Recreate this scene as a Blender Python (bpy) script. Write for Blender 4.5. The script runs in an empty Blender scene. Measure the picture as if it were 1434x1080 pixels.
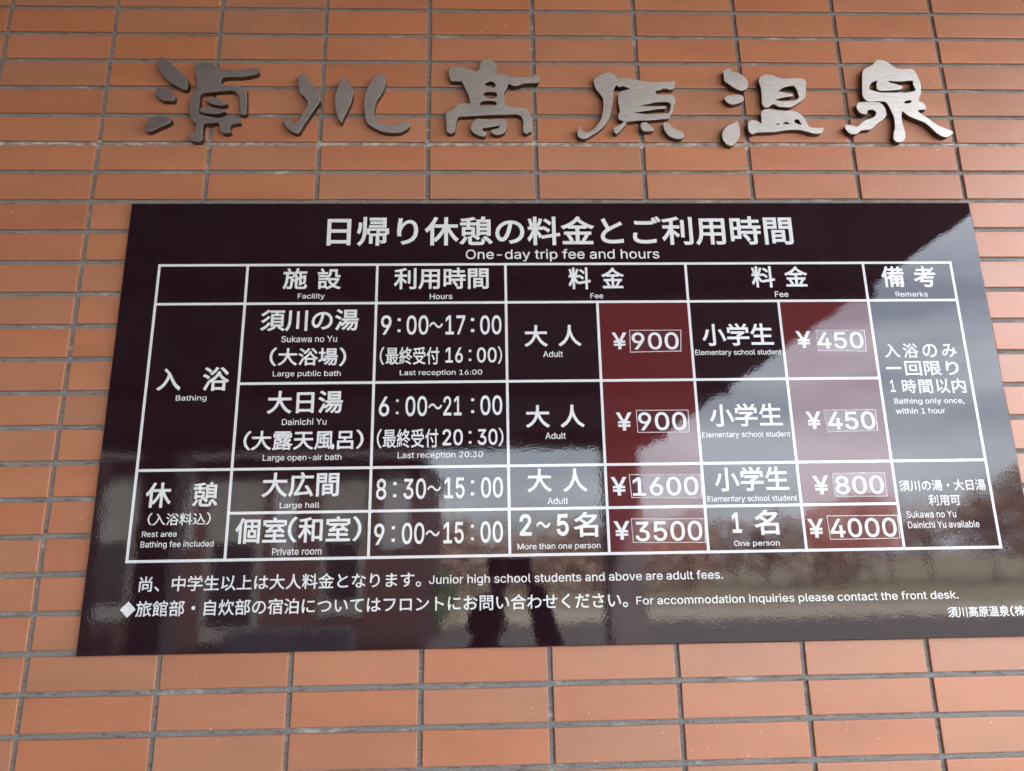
import bpy, bmesh, math, random, os
from mathutils import Vector, Matrix
from mathutils.geometry import delaunay_2d_cdt
random.seed(7)
R = math.radians
scene = bpy.context.scene
col = scene.collection

# ------------------------------------------------------------------ camera
CAMPOS = Vector((1.06924, -1.37807, 1.75))
RC = ((0.99944209, 0.01663836, -0.02895998), (-0.0092021, 0.9706995, 0.2401204), (0.03210665, -0.23971994, 0.97031104))
def axis(r): return Vector((r[0], r[2], -r[1]))
ax_r, ax_d, ax_f = axis(RC[0]), axis(RC[1]), axis(RC[2])
cam_data = bpy.data.cameras.new('camera')
cam = bpy.data.objects.new('camera', cam_data); col.objects.link(cam)
m3 = Matrix((ax_r, -ax_d, -ax_f)).transposed()
cam.matrix_world = Matrix.Translation(CAMPOS) @ m3.to_4x4()
cam_data.sensor_width = 36.0; cam_data.lens = 989.03 / 1434 * 36.0
cam_data.clip_start = 0.02; cam_data.clip_end = 2000
scene.camera = cam

# ------------------------------------------------------------------ world, sun, exposure
SUN_EL, SUN_AZ = R(42), R(20)      # the sun stands behind the building, so the signed wall is in open shade
world = bpy.data.worlds.new('World'); scene.world = world; world.use_nodes = True
wn = world.node_tree; wn.nodes.clear()
def wnode(t, **k):
    n = wn.nodes.new(t)
    for a, b in k.items(): setattr(n, a, b)
    return n
sky = wnode('ShaderNodeTexSky', sky_type='NISHITA', sun_disc=False, sun_elevation=SUN_EL, sun_rotation=SUN_AZ, air_density=1.0, dust_density=1.6)
tc = wnode('ShaderNodeTexCoord'); mp = wnode('ShaderNodeMapping'); mp.inputs['Scale'].default_value = (1.0, 1.0, 4.5); mp.inputs['Location'].default_value = (0.35, 0.1, 0.4)
cn = wnode('ShaderNodeTexNoise'); cn.inputs['Scale'].default_value = 2.2; cn.inputs['Detail'].default_value = 7; cn.inputs['Roughness'].default_value = 0.55
cr = wnode('ShaderNodeValToRGB'); cr.color_ramp.elements[0].position = 0.40; cr.color_ramp.elements[1].position = 0.64
cr.color_ramp.elements[0].color = (0.38, 0.38, 0.38, 1); cr.color_ramp.elements[1].color = (0.95, 0.95, 0.95, 1)
mx = wnode('ShaderNodeMix', data_type='RGBA'); mx.inputs['B'].default_value = (13.0, 13.8, 15.4, 1)
bg = wnode('ShaderNodeBackground'); bg.inputs['Strength'].default_value = 0.13
ow = wnode('ShaderNodeOutputWorld'); L = wn.links.new
L(tc.outputs['Generated'], mp.inputs['Vector']); L(mp.outputs[0], cn.inputs['Vector']); L(cn.outputs['Fac'], cr.inputs[0])
L(cr.outputs[0], mx.inputs['Factor']); L(sky.outputs[0], mx.inputs['A']); L(mx.outputs['Result'], bg.inputs['Color']); L(bg.outputs[0], ow.inputs[0])
sun = bpy.data.lights.new('sun', 'SUN'); sun.energy = 5.0; sun.angle = R(3); sun.color = (1.0, 0.95, 0.88)
so = bpy.data.objects.new('sun', sun); col.objects.link(so)
sdir = Vector((math.sin(SUN_AZ) * math.cos(SUN_EL), math.cos(SUN_AZ) * math.cos(SUN_EL), math.sin(SUN_EL)))
so.rotation_euler = (-sdir).to_track_quat('-Z', 'Y').to_euler(); so.location = (0, 30, 30)
scene.view_settings.view_transform = 'Standard'; scene.view_settings.look = 'None'
scene.view_settings.gamma = 1; scene.view_settings.use_curve_mapping = False
scene.view_settings.exposure = 2.66
scene.cycles.use_denoising = True
scene.cycles.max_bounces = 10; scene.cycles.diffuse_bounces = 6; scene.cycles.glossy_bounces = 5
scene.cycles.sample_clamp_indirect = 10

# ------------------------------------------------------------------ helpers
def tag(o, label=None, cat=None, group=None, kind=None):
    if label: o['label'] = label
    if cat: o['category'] = cat
    if group: o['group'] = group
    if kind: o['kind'] = kind
    return o
def empty(name, loc):
    o = bpy.data.objects.new(name, None); col.objects.link(o); o.location = loc; o.empty_display_size = 0.1
    o.matrix_world = Matrix.Translation(loc); return o
def link(name, me, parent=None, mat=None):
    o = bpy.data.objects.new(name, me); col.objects.link(o)
    if mat is not None and not me.materials: me.materials.append(mat)
    if parent is not None:
        o.parent = parent; o.matrix_parent_inverse = Matrix.Translation(-parent.location)
    return o
class MB:
    """collects boxes and polygons in world coordinates into one mesh"""
    def __init__(s): s.v = []; s.f = []
    def quad(s, *p):
        n = len(s.v); s.v += [tuple(q) for q in p]; s.f.append(tuple(range(n, n + len(p))))
    def box(s, x0, x1, y0, y1, z0, z1):
        n = len(s.v); s.v += [(x, y, z) for z in (z0, z1) for y in (y0, y1) for x in (x0, x1)]
        s.f += [tuple(n + i for i in q) for q in ((0, 2, 3, 1), (4, 5, 7, 6), (0, 1, 5, 4), (2, 6, 7, 3), (0, 4, 6, 2), (1, 3, 7, 5))]
        return s
    def build(s, name, mat, parent=None, bevel=0, seg=2):
        me = bpy.data.meshes.new(name); me.from_pydata(s.v, [], s.f)
        if bevel:
            bm = bmesh.new(); bm.from_mesh(me)
            bmesh.ops.bevel(bm, geom=bm.edges[:] + bm.verts[:], offset=bevel, segments=seg, affect='EDGES', profile=0.5)
            bm.to_mesh(me); bm.free()
        me.validate(); me.update()
        return link(name, me, parent, mat)

def material(name, base=(0.5, 0.5, 0.5), rough=0.6, metal=0.0, ior=1.5):
    m = bpy.data.materials.new(name); m.use_nodes = True; nt = m.node_tree
    b = nt.nodes['Principled BSDF']
    b.inputs['Base Color'].default_value = (*base, 1); b.inputs['Roughness'].default_value = rough
    b.inputs['Metallic'].default_value = metal; b.inputs['IOR'].default_value = ior
    return m, nt, b
def N(nt, t, **k):
    n = nt.nodes.new(t)
    for a, b in k.items():
        if a in n.inputs: n.inputs[a].default_value = b
        else: setattr(n, a, b)
    return n
def noise(nt, scale, detail=4, rough=0.55, mapping=None, coord='Object'):
    c = N(nt, 'ShaderNodeTexCoord'); n = N(nt, 'ShaderNodeTexNoise'); n.inputs['Scale'].default_value = scale
    n.inputs['Detail'].default_value = detail; n.inputs['Roughness'].default_value = rough
    src = c.outputs[coord]
    if mapping:
        mp = N(nt, 'ShaderNodeMapping'); mp.inputs['Scale'].default_value = mapping
        nt.links.new(src, mp.inputs[0]); src = mp.outputs[0]
    nt.links.new(src, n.inputs['Vector']); return n
def ramp(nt, src, stops):
    r = N(nt, 'ShaderNodeValToRGB'); e = r.color_ramp.elements
    while len(e) < len(stops): e.new(0.5)
    for el, (p, c) in zip(e, stops): el.position = p; el.color = (*c, 1) if len(c) == 3 else c
    nt.links.new(src, r.inputs[0]); return r
def bump(nt, b, src, strength, dist, prev=None):
    n = N(nt, 'ShaderNodeBump'); n.inputs['Strength'].default_value = strength; n.inputs['Distance'].default_value = dist
    nt.links.new(src, n.inputs['Height'])
    if prev: nt.links.new(prev.outputs[0], n.inputs['Normal'])
    nt.links.new(n.outputs[0], b.inputs['Normal']); return n
def mix(nt, fac, a, b, blend='MIX'):
    n = N(nt, 'ShaderNodeMix', data_type='RGBA', blend_type=blend)
    for s, v in (('Factor', fac), ('A', a), ('B', b)):
        if isinstance(v, bpy.types.NodeSocket): nt.links.new(v, n.inputs[s])
        elif s == 'Factor': n.inputs['Factor'].default_value = v
        else: n.inputs[s].default_value = (*v, 1)
    return n.outputs['Result']

# ------------------------------------------------------------------ materials
PX, PZ, ZTOP = 0.235, 0.0690007, 3.048577          # tile joint pitch; joint lines lie at x = PX*j and z = ZTOP - PZ*i
def mat_tile():
    m, nt, b = material('terracotta_tile', rough=0.42, ior=1.62)
    oi = N(nt, 'ShaderNodeObjectInfo'); geo = N(nt, 'ShaderNodeNewGeometry')
    off = N(nt, 'ShaderNodeVectorMath', operation='SCALE'); off.inputs[0].default_value = (37, 3, 19); nt.links.new(oi.outputs['Random'], off.inputs['Scale'])
    vec = N(nt, 'ShaderNodeVectorMath', operation='ADD'); nt.links.new(geo.outputs['Position'], vec.inputs[0]); nt.links.new(off.outputs[0], vec.inputs[1])
    def noise(nt_, scale, detail=4, rough=0.55, mapping=None):
        n = N(nt_, 'ShaderNodeTexNoise'); n.inputs['Scale'].default_value = scale; n.inputs['Detail'].default_value = detail; n.inputs['Roughness'].default_value = rough
        src = vec.outputs[0]
        if mapping:
            mp = N(nt_, 'ShaderNodeMapping'); mp.inputs['Scale'].default_value = mapping; nt_.links.new(src, mp.inputs[0]); src = mp.outputs[0]
        nt_.links.new(src, n.inputs['Vector']); return n
    tint = ramp(nt, oi.outputs['Random'], [(0, (0.43, 0.170, 0.084)), (0.2, (0.475, 0.176, 0.080)), (0.45, (0.44, 0.186, 0.095)), (0.65, (0.485, 0.192, 0.092)), (0.85, (0.41, 0.182, 0.098)), (1, (0.46, 0.194, 0.098))])
    # firing clouds that run along the tile, slightly darker rims, pale grog specks
    cl = noise(nt, 3.0, 4, 0.6, (1.4, 1, 5)); clr = ramp(nt, cl.outputs['Fac'], [(0.3, (0.90, 0.91, 0.92)), (0.7, (1.07, 1.05, 1.03))])
    c1 = mix(nt, 1.0, tint.outputs[0], clr.outputs[0], 'MULTIPLY')
    sp = noise(nt, 900, 2, 0.7); spr = ramp(nt, sp.outputs['Fac'], [(0.3, (0.8, 0.8, 0.8)), (0.55, (1, 1, 1)), (0.8, (1.18, 1.2, 1.2))])
    c2 = mix(nt, 0.75, c1, mix(nt, 1.0, c1, spr.outputs[0], 'MULTIPLY'))
    fl = noise(nt, 130, 1, 0.5); flr = ramp(nt, fl.outputs['Fac'], [(0.775, (0, 0, 0)), (0.80, (1, 1, 1))])
    c3 = mix(nt, flr.outputs[0], c2, (0.62, 0.42, 0.30))
    # faint grime
    gr = noise(nt, 14, 6, 0.65, (1, 1, 1.6)); grr = ramp(nt, gr.outputs['Fac'], [(0.5, (0, 0, 0)), (0.85, (0.3, 0.3, 0.3))])
    c4 = mix(nt, grr.outputs[0], c3, (0.25, 0.15, 0.10))
    nt.links.new(c4, b.inputs['Base Color'])
    rr = ramp(nt, cl.outputs['Fac'], [(0.3, (0.36, 0.36, 0.36)), (0.7, (0.50, 0.50, 0.50))]); nt.links.new(rr.outputs[0], b.inputs['Roughness'])
    b1 = bump(nt, b, sp.outputs['Fac'], 0.25, 0.0006)
    wv = noise(nt, 22, 3, 0.5); bump(nt, b, wv.outputs['Fac'], 0.3, 0.002, b1)
    return m
def mat_grout():
    m, nt, b = material('cement_joint', rough=0.9)
    n1 = noise(nt, 300, 5, 0.8); n2 = noise(nt, 9, 6, 0.7, (1, 1, 3)); n3 = noise(nt, 35, 5, 0.7, (1, 1, 4))
    base = ramp(nt, n1.outputs['Fac'], [(0.30, (0.085, 0.083, 0.077)), (0.5, (0.225, 0.22, 0.203)), (0.75, (0.40, 0.39, 0.36))])
    dk = ramp(nt, n3.outputs['Fac'], [(0.53, (0, 0, 0)), (0.64, (0.8, 0.8, 0.8))])
    c = mix(nt, dk.outputs[0], base.outputs[0], (0.09, 0.08, 0.075))
    wt = ramp(nt, n2.outputs['Fac'], [(0.57, (0, 0, 0)), (0.66, (0.7, 0.7, 0.7))])
    c = mix(nt, wt.outputs[0], c, (0.50, 0.48, 0.44))
    # lime bloom in the joint below the steel characters
    geo = N(nt, 'ShaderNodeNewGeometry'); sx = N(nt, 'ShaderNodeSeparateXYZ'); nt.links.new(geo.outputs['Position'], sx.inputs[0])
    cm = N(nt, 'ShaderNodeMath', operation='COMPARE'); cm.inputs[1].default_value = ZTOP - 6 * PZ; cm.inputs[2].default_value = 0.012; nt.links.new(sx.outputs['Z'], cm.inputs[0])
    n4 = noise(nt, 30, 6, 0.8, (1, 1, 3)); br = ramp(nt, n4.outputs['Fac'], [(0.46, (0, 0, 0)), (0.60, (0.95, 0.95, 0.95))])
    ml = N(nt, 'ShaderNodeMath', operation='MULTIPLY'); nt.links.new(cm.outputs[0], ml.inputs[0]); nt.links.new(br.outputs[0], ml.inputs[1])
    c = mix(nt, ml.outputs[0], c, (0.62, 0.60, 0.54))
    nt.links.new(c, b.inputs['Base Color'])
    b1 = bump(nt, b, n1.outputs['Fac'], 0.8, 0.0016); bump(nt, b, n3.outputs['Fac'], 0.6, 0.003, b1)
    return m
PANEL_IOR = 1.48
def gloss_surface(nt, b, spec_dust=True):
    """orange peel and dust shared by everything printed on the glossy board"""
    p1 = noise(nt, 290, 1, 0.5); p2 = noise(nt, 7, 3, 0.5); p3 = noise(nt, 40, 2, 0.5)
    b1 = bump(nt, b, p1.outputs['Fac'], 1.0, 0.000022); b2 = bump(nt, b, p3.outputs['Fac'], 1.0, 0.000018, b1); bump(nt, b, p2.outputs['Fac'], 1.0, 0.0003, b2)
def mat_panel(name, colr, rough=0.012, ior=PANEL_IOR, dust=0.35):
    m, nt, b = material(name, colr, rough, ior=ior)
    d = noise(nt, 240, 2, 0.6); dr = ramp(nt, d.outputs['Fac'], [(0.72, (0, 0, 0)), (0.78, (dust, dust, dust))])
    d2 = noise(nt, 16, 6, 0.7, (1, 1, 0.5)); d2r = ramp(nt, d2.outputs['Fac'], [(0.45, (0, 0, 0)), (0.9, (0.016, 0.016, 0.016))])
    c = mix(nt, dr.outputs[0], colr, (0.30, 0.27, 0.26)); c = mix(nt, d2r.outputs[0], c, (0.35, 0.33, 0.33))
    nt.links.new(c, b.inputs['Base Color'])
    rr = ramp(nt, d2.outputs['Fac'], [(0.4, (rough,) * 3), (0.9, (rough + 0.03,) * 3)]); nt.links.new(rr.outputs[0], b.inputs['Roughness'])
    gloss_surface(nt, b)
    return m
def mat_steel():
    m, nt, b = material('brushed_steel', (0.62, 0.60, 0.57), 0.38, 1.0)
    s = noise(nt, 60, 4, 0.7, (0.6, 1, 22)); bl = noise(nt, 12, 4, 0.6)
    c = ramp(nt, s.outputs['Fac'], [(0.3, (0.42, 0.39, 0.36)), (0.7, (0.76, 0.74, 0.70))])
    c2 = mix(nt, ramp(nt, bl.outputs['Fac'], [(0.5, (0, 0, 0)), (0.8, (0.5, 0.5, 0.5))]).outputs[0], c.outputs[0], (0.46, 0.42, 0.38))
    nt.links.new(c2, b.inputs['Base Color'])
    rr = ramp(nt, bl.outputs['Fac'], [(0.3, (0.36,) * 3), (0.8, (0.46,) * 3)]); nt.links.new(rr.outputs[0], b.inputs['Roughness'])
    b.inputs['Anisotropic'].default_value = 0.85; b.inputs['Anisotropic Rotation'].default_value = 0.25
    tg = N(nt, 'ShaderNodeTangent', direction_type='RADIAL', axis='Z'); nt.links.new(tg.outputs[0], b.inputs['Tangent'])
    bump(nt, b, s.outputs['Fac'], 0.35, 0.0006)
    return m
def mat_simple(name, colr, rough=0.7, scale=8, var=0.25, bumpd=0.01, ior=1.5, metal=0.0, mapping=None):
    m, nt, b = material(name, colr, rough, metal, ior)
    n = noise(nt, scale, 6, 0.65, mapping)
    r = ramp(nt, n.outputs['Fac'], [(0.3, tuple(c * (1 - var) for c in colr)), (0.7, tuple(min(1, c * (1 + var)) for c in colr))])
    nt.links.new(r.outputs[0], b.inputs['Base Color'])
    if bumpd: bump(nt, b, n.outputs['Fac'], 0.5, bumpd)
    return m
M_TILE, M_GROUT, M_STEEL = mat_tile(), mat_grout(), mat_steel()
M_EDGESHADE = mat_simple('shaded_steel_edge', (0.115, 0.09, 0.075), 0.42, 90, 0.35, 0.0004, metal=1.0, mapping=(1, 1, 1))  # same steel on stroke sides, their dark reflections put into the colour
M_PANEL = mat_panel('plum_gloss_board', (0.0165, 0.0062, 0.0095))
M_RED = mat_panel('dark_red_print', (0.100, 0.0165, 0.0185), 0.015)
M_WHITE = mat_panel('white_print', (0.70, 0.72, 0.72), 0.06, 1.5, 0.1)
M_FILM = mat_panel('price_film', (0.085, 0.020, 0.026), 0.006, 1.56)
M_FILMGLINT = mat_simple('film_edge_glint', (0.60, 0.52, 0.52), 0.35, 200, 0.3, 0)  # pale colour stands in for the glint along sticker edges
M_CONC = mat_simple('concrete', (0.24, 0.235, 0.22), 0.85, 3, 0.2)
M_SOFFIT = mat_simple('soffit_board', (0.11, 0.088, 0.09), 0.8, 2, 0.12)
M_FASCIA = mat_simple('dark_fascia', (0.10, 0.08, 0.075), 0.6, 4, 0.2)
M_PILLAR = mat_simple('pillar_paint', (0.27, 0.235, 0.25), 0.6, 3, 0.15)
M_ASPHALT = mat_simple('asphalt', (0.13, 0.12, 0.11), 0.9, 30, 0.35)
M_PAVE = mat_simple('pale_paving', (0.48, 0.42, 0.34), 0.85, 12, 0.25)
M_GRASS = mat_simple('dry_grass', (0.30, 0.26, 0.17), 0.95, 1.5, 0.4, 0.05)
M_WOOD = mat_simple('brown_boarding', (0.10, 0.05, 0.045), 0.7, 4, 0.3, 0.01, mapping=(6, 6, 0.6))
M_GREYW = mat_simple('grey_render', (0.36, 0.36, 0.38), 0.85, 3, 0.15)
M_GLASS = material('window_glass', (0.03, 0.03, 0.035), 0.08)[0]
M_ROOF = mat_simple('roof_metal', (0.12, 0.10, 0.10), 0.5, 3, 0.2)
M_LEAF = mat_simple('autumn_leaf', (0.42, 0.29, 0.235), 0.8, 0.35, 0.45, 0)
M_GREEN = mat_simple('green_leaf', (0.12, 0.24, 0.10), 0.7, 2, 0.3, 0)
M_BARK = mat_simple('bark', (0.16, 0.12, 0.10), 0.9, 12, 0.3)
M_JACKET = mat_simple('dark_jacket', (0.018, 0.014, 0.02), 0.85, 40, 0.3, 0.004)
M_TROUSER = mat_simple('dark_trousers', (0.02, 0.022, 0.035), 0.9, 40, 0.3, 0.003)
M_SKIN = mat_simple('skin', (0.42, 0.24, 0.17), 0.5, 20, 0.08, 0.001)
M_HAIR = mat_simple('black_hair', (0.012, 0.010, 0.009), 0.45, 60, 0.3, 0.004)
M_EYE = material('eye_white', (0.7, 0.7, 0.68), 0.2)[0]
M_IRIS = material('dark_iris', (0.02, 0.012, 0.01), 0.15)[0]
M_LIP = material('lips', (0.30, 0.12, 0.10), 0.5)[0]
M_PHONE = material('phone_glass', (0.012, 0.012, 0.014), 0.12)[0]
M_SHOE = mat_simple('shoe', (0.03, 0.03, 0.03), 0.6, 30, 0.2, 0.002)

# lettering on the sign: weight, runs of (characters, x0, x1, z0, z1) in metres on the sign face
TEXTS = [
["h",[["日帰り休憩の料金とご利用時間",0.7335,1.7185,2.3888,2.4565]]],
["l",[["One-day trip fee and hours",1.0226,1.4288,2.3533,2.3812]]],
["h",[["施",0.6484,0.6982,2.2937,2.3401],["設",0.7189,0.7676,2.2933,2.3398]]],
["l",[["Facility",0.6809,0.7353,2.2706,2.2849]]],
["h",[["利用時間",0.8751,1.0699,2.2921,2.3402]]],
["l",[["Hours",0.9489,0.9949,2.2708,2.283]]],
["h",[["料",1.235,1.2818,2.2911,2.3395],["金",1.3038,1.3518,2.2929,2.3392]]],
["l",[["Fee",1.2794,1.3061,2.2705,2.2823]]],
["h",[["料",1.6193,1.6692,2.2932,2.3408],["金",1.6891,1.7391,2.2949,2.3406]]],
["l",[["Fee",1.6653,1.6935,2.2717,2.2842]]],
["h",[["備",1.8961,1.9448,2.2926,2.3397],["考",1.9653,2.0128,2.2922,2.3394]]],
["l",[["Remarks",1.9209,1.9893,2.2708,2.2822]]],
["h",[["須川の湯",0.6092,0.8062,2.2037,2.2506]]],
["l",[["Sukawa no Yu",0.6532,0.7641,2.1808,2.1941]]],
["h",[["（",0.6321,0.6467,2.1311,2.1703],["大浴場",0.6484,0.7673,2.1318,2.1685],["）",0.7697,0.7839,2.13,2.1692]]],
["l",[["Large public bath",0.6407,0.7743,2.1072,2.1215]]],
["n",[["9",0.8511,0.8723,2.1953,2.2366],[":",0.8848,0.8909,2.2007,2.23],["00",0.9029,0.9471,2.1949,2.2362],["〜",0.9483,0.9761,2.2083,2.2219],["17",0.9814,1.0214,2.1949,2.2357],[":",1.0331,1.0396,2.1997,2.2296],["00",1.0517,1.095,2.1943,2.2353]]],
["m",[["（",0.8505,0.8596,2.1321,2.17],["最終受付",0.8624,0.9694,2.1321,2.169],["16",0.9818,1.0166,2.1353,2.1676],[":",1.0286,1.0338,2.1388,2.1623],["00",1.0449,1.0845,2.1353,2.1671],["）",1.0869,1.0954,2.1321,2.1694]]],
["l",[["Last reception 16:00",0.8913,1.0552,2.1076,2.1212]]],
["h",[["大日湯",0.6335,0.781,2.0346,2.0807]]],
["l",[["Dainichi Yu",0.6646,0.7509,2.012,2.0246]]],
["h",[["（",0.5932,0.6081,1.9629,2.0014],["大露天風呂",0.608,0.8044,1.9627,2.0014],["）",0.8089,0.824,1.9637,2.0018]]],
["l",[["Large open-air bath",0.6325,0.7828,1.9396,1.9546]]],
["n",[["6",0.8518,0.8722,2.0275,2.0672],[":",0.8855,0.8905,2.0315,2.0609],["00",0.9038,0.9465,2.027,2.0677],["〜",0.9488,0.9759,2.0403,2.0524],["21",0.9782,1.0142,2.0279,2.067],[":",1.0331,1.039,2.0323,2.0618],["00",1.0512,1.0945,2.0278,2.0675]]],
["m",[["（",0.8495,0.8594,1.964,2.0028],["最終受付",0.861,0.9689,1.9645,2.0021],["20",0.977,1.0166,1.9682,2.0005],[":",1.0282,1.0334,1.9713,1.9961],["30",1.0453,1.0843,1.9685,2.0004],["）",1.0861,1.096,1.9656,2.0025]]],
["l",[["Last reception 20:30",0.8907,1.0555,1.9414,1.9567]]],
["h",[["大広間",0.6344,0.7804,1.8729,1.92]]],
["l",[["Large hall",0.6703,0.7449,1.8494,1.8628]]],
["n",[["8",0.8512,0.8705,1.8652,1.9055],[":",0.8837,0.8899,1.8698,1.8987],["30",0.903,0.9462,1.8659,1.9051],["〜",0.9484,0.9749,1.8801,1.8911],["15",0.9811,1.02,1.8659,1.9059],[":",1.0322,1.0384,1.8711,1.9001],["00",1.0514,1.0935,1.8661,1.9061]]],
["h",[["個室",0.5903,0.6865,1.7875,1.8355],["（",0.6879,0.7058,1.7881,1.8362],["和室",0.7075,0.8051,1.788,1.836],["）",0.8089,0.8257,1.7888,1.8355]]],
["l",[["Private room",0.6615,0.7529,1.7657,1.7788]]],
["n",[["9",0.8496,0.8689,1.7813,1.821],[":",0.8828,0.8888,1.7868,1.8155],["00",0.9018,0.9441,1.7819,1.8216],["〜",0.9463,0.9731,1.7956,1.8071],["15",0.9798,1.0182,1.7817,1.8216],[":",1.0319,1.0374,1.7873,1.8159],["00",1.0498,1.0923,1.7821,1.8221]]],
["h",[["入",0.416,0.4633,2.0831,2.1288],["浴",0.5046,0.557,2.0822,2.1305]]],
["l",[["Bathing",0.4561,0.5157,2.0601,2.0738]]],
["h",[["休",0.4177,0.4663,1.8566,1.9042],["憩",0.5053,0.5534,1.8575,1.9037]]],
["m",[["（",0.4265,0.4349,1.824,1.8472],["入浴料込",0.4358,0.5339,1.8234,1.846],["）",0.5349,0.5434,1.8235,1.847]]],
["l",[["Rest area",0.4188,0.4827,1.8025,1.813]]],
["l",[["Bathing fee included",0.4183,0.5523,1.7806,1.795]]],
["h",[["大",1.1408,1.1886,2.1674,2.2137],["人",1.2098,1.2573,2.1679,2.2138]]],
["l",[["Adult",1.1783,1.2185,2.1455,2.1583]]],
["h",[["大",1.1401,1.1881,2.0014,2.047],["人",1.2087,1.2568,2.0013,2.047]]],
["l",[["Adult",1.178,1.2184,1.9786,1.9914]]],
["h",[["大",1.1402,1.1883,1.8755,1.9211],["人",1.2096,1.2571,1.875,1.9206]]],
["l",[["Adult",1.1786,1.2186,1.8523,1.8648]]],
["h",[["2",1.1243,1.147,1.7939,1.8345],["〜",1.1557,1.1828,1.8078,1.8201],["5",1.1949,1.2177,1.7928,1.8337],["名",1.2268,1.2737,1.7899,1.8368]]],
["l",[["More than one person",1.1195,1.2768,1.766,1.7796]]],
["d",[["¥",1.3191,1.3498,2.1611,2.1967]]],
["d",[["¥",1.3191,1.3505,1.9937,2.0302]]],
["d",[["¥",1.3025,1.3334,1.867,1.9026]]],
["d",[["¥",1.3035,1.3344,1.7837,1.8185]]],
["d",[["¥",1.6985,1.7303,2.1611,2.197]]],
["d",[["¥",1.6997,1.7306,1.993,2.0279]]],
["d",[["¥",1.6982,1.7296,1.8638,1.8998]]],
["d",[["¥",1.6787,1.7096,1.7813,1.8171]]],
["h",[["小学生",1.5047,1.6519,2.1668,2.2148]]],
["l",[["Elementary school student",1.488,1.665,2.1444,2.1584]]],
["h",[["小学生",1.506,1.6519,1.9992,2.046]]],
["l",[["Elementary school student",1.4883,1.6648,1.9752,1.9891]]],
["h",[["小学生",1.5047,1.651,1.872,1.9195]]],
["l",[["Elementary school student",1.4885,1.6635,1.8497,1.8634]]],
["h",[["1",1.5321,1.55,1.7931,1.8314],["名",1.5748,1.6224,1.7884,1.8358]]],
["l",[["One person",1.5324,1.6203,1.7658,1.7785]]],
["m",[["入",1.8786,1.9108,2.1385,2.1687],["浴",1.9178,1.9497,2.1377,2.1689],["の",1.9585,1.989,2.1387,2.1673],["み",1.999,2.0298,2.1388,2.167]]],
["m",[["一",1.8775,1.9089,2.1142,2.1188],["回",1.9163,1.9505,2.1003,2.1311],["限",1.956,1.9916,2.1004,2.1307],["り",2.0016,2.0278,2.1013,2.1304]]],
["m",[["1",1.8806,1.8905,2.0665,2.0919],["時",1.9051,1.9335,2.0637,2.0928],["間",1.9391,1.9675,2.0634,2.0918],["以",1.9748,2.0027,2.063,2.0935],["内",2.0077,2.0362,2.0632,2.0937]]],
["l",[["Bathing only once,",1.8837,2.028,2.0391,2.0532]]],
["l",[["within 1 hour",1.884,1.9855,2.0216,2.0331]]],
["m",[["須川の湯・大日湯",1.8685,2.0411,1.8672,1.8889]]],
["m",[["利用可",1.9226,1.9855,1.8386,1.8598]]],
["l",[["Sukawa no Yu",1.8746,1.9725,1.8159,1.8291]]],
["l",[["Dainichi Yu available",1.8747,2.0152,1.7963,1.8094]]],
["m",[["尚、中学生以上は大人料金となります。",0.4233,0.9392,1.7039,1.7317]]],
["l",[["Junior high school students and above are adult fees.",0.9539,1.5052,1.7047,1.7252]]],
["m",[["旅館部・自炊部の宿泊についてはフロントにお問い合わせください。",0.4219,1.3232,1.6603,1.6885]]],
["l",[["For accommodation inquiries please contact the front desk.",1.3391,1.9512,1.6615,1.6802]]],
["m",[["須川高原温泉",1.9258,2.0437,1.6314,1.6509],["（",2.0458,2.0536,1.6313,1.6505],["株",2.0542,2.074,1.6321,1.6509],["）",2.0759,2.0837,1.632,1.6513]]],
["diamond",[["◆",0.3936,0.4221,1.6595,1.6881]]],
]
# replaced prices: digits, corners of the film, box of the digits
STICKERS = [
["900",[[1.3558,2.2017],[1.4628,2.2014],[1.4594,2.1555],[1.355,2.1538]],[1.3596,1.4556,2.1597,2.1961]],
["900",[[1.3595,2.0348],[1.4646,2.0343],[1.4641,1.9885],[1.3599,1.9891]],[1.3628,1.4588,1.9934,2.0299]],
["1600",[[1.3381,1.9077],[1.4789,1.9057],[1.4782,1.8595],[1.3407,1.8622]],[1.3443,1.4723,1.8656,1.9017]],
["3500",[[1.3373,1.8232],[1.4806,1.8215],[1.4782,1.7756],[1.3388,1.7778]],[1.3446,1.4731,1.78,1.8171]],
["450",[[1.7413,2.1982],[1.8439,2.1983],[1.842,2.1517],[1.7388,2.1541]],[1.7417,1.8378,2.1587,2.1944]],
["450",[[1.7364,2.0314],[1.8434,2.031],[1.8421,1.9873],[1.7379,1.9856]],[1.7427,1.8387,1.9908,2.0272]],
["800",[[1.7373,1.9046],[1.8432,1.9051],[1.8422,1.8578],[1.7362,1.8589]],[1.7419,1.8378,1.8628,1.8987]],
["4000",[[1.7172,1.8232],[1.8567,1.8221],[1.8556,1.7776],[1.7184,1.7772]],[1.7213,1.851,1.781,1.8172]],
]
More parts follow.
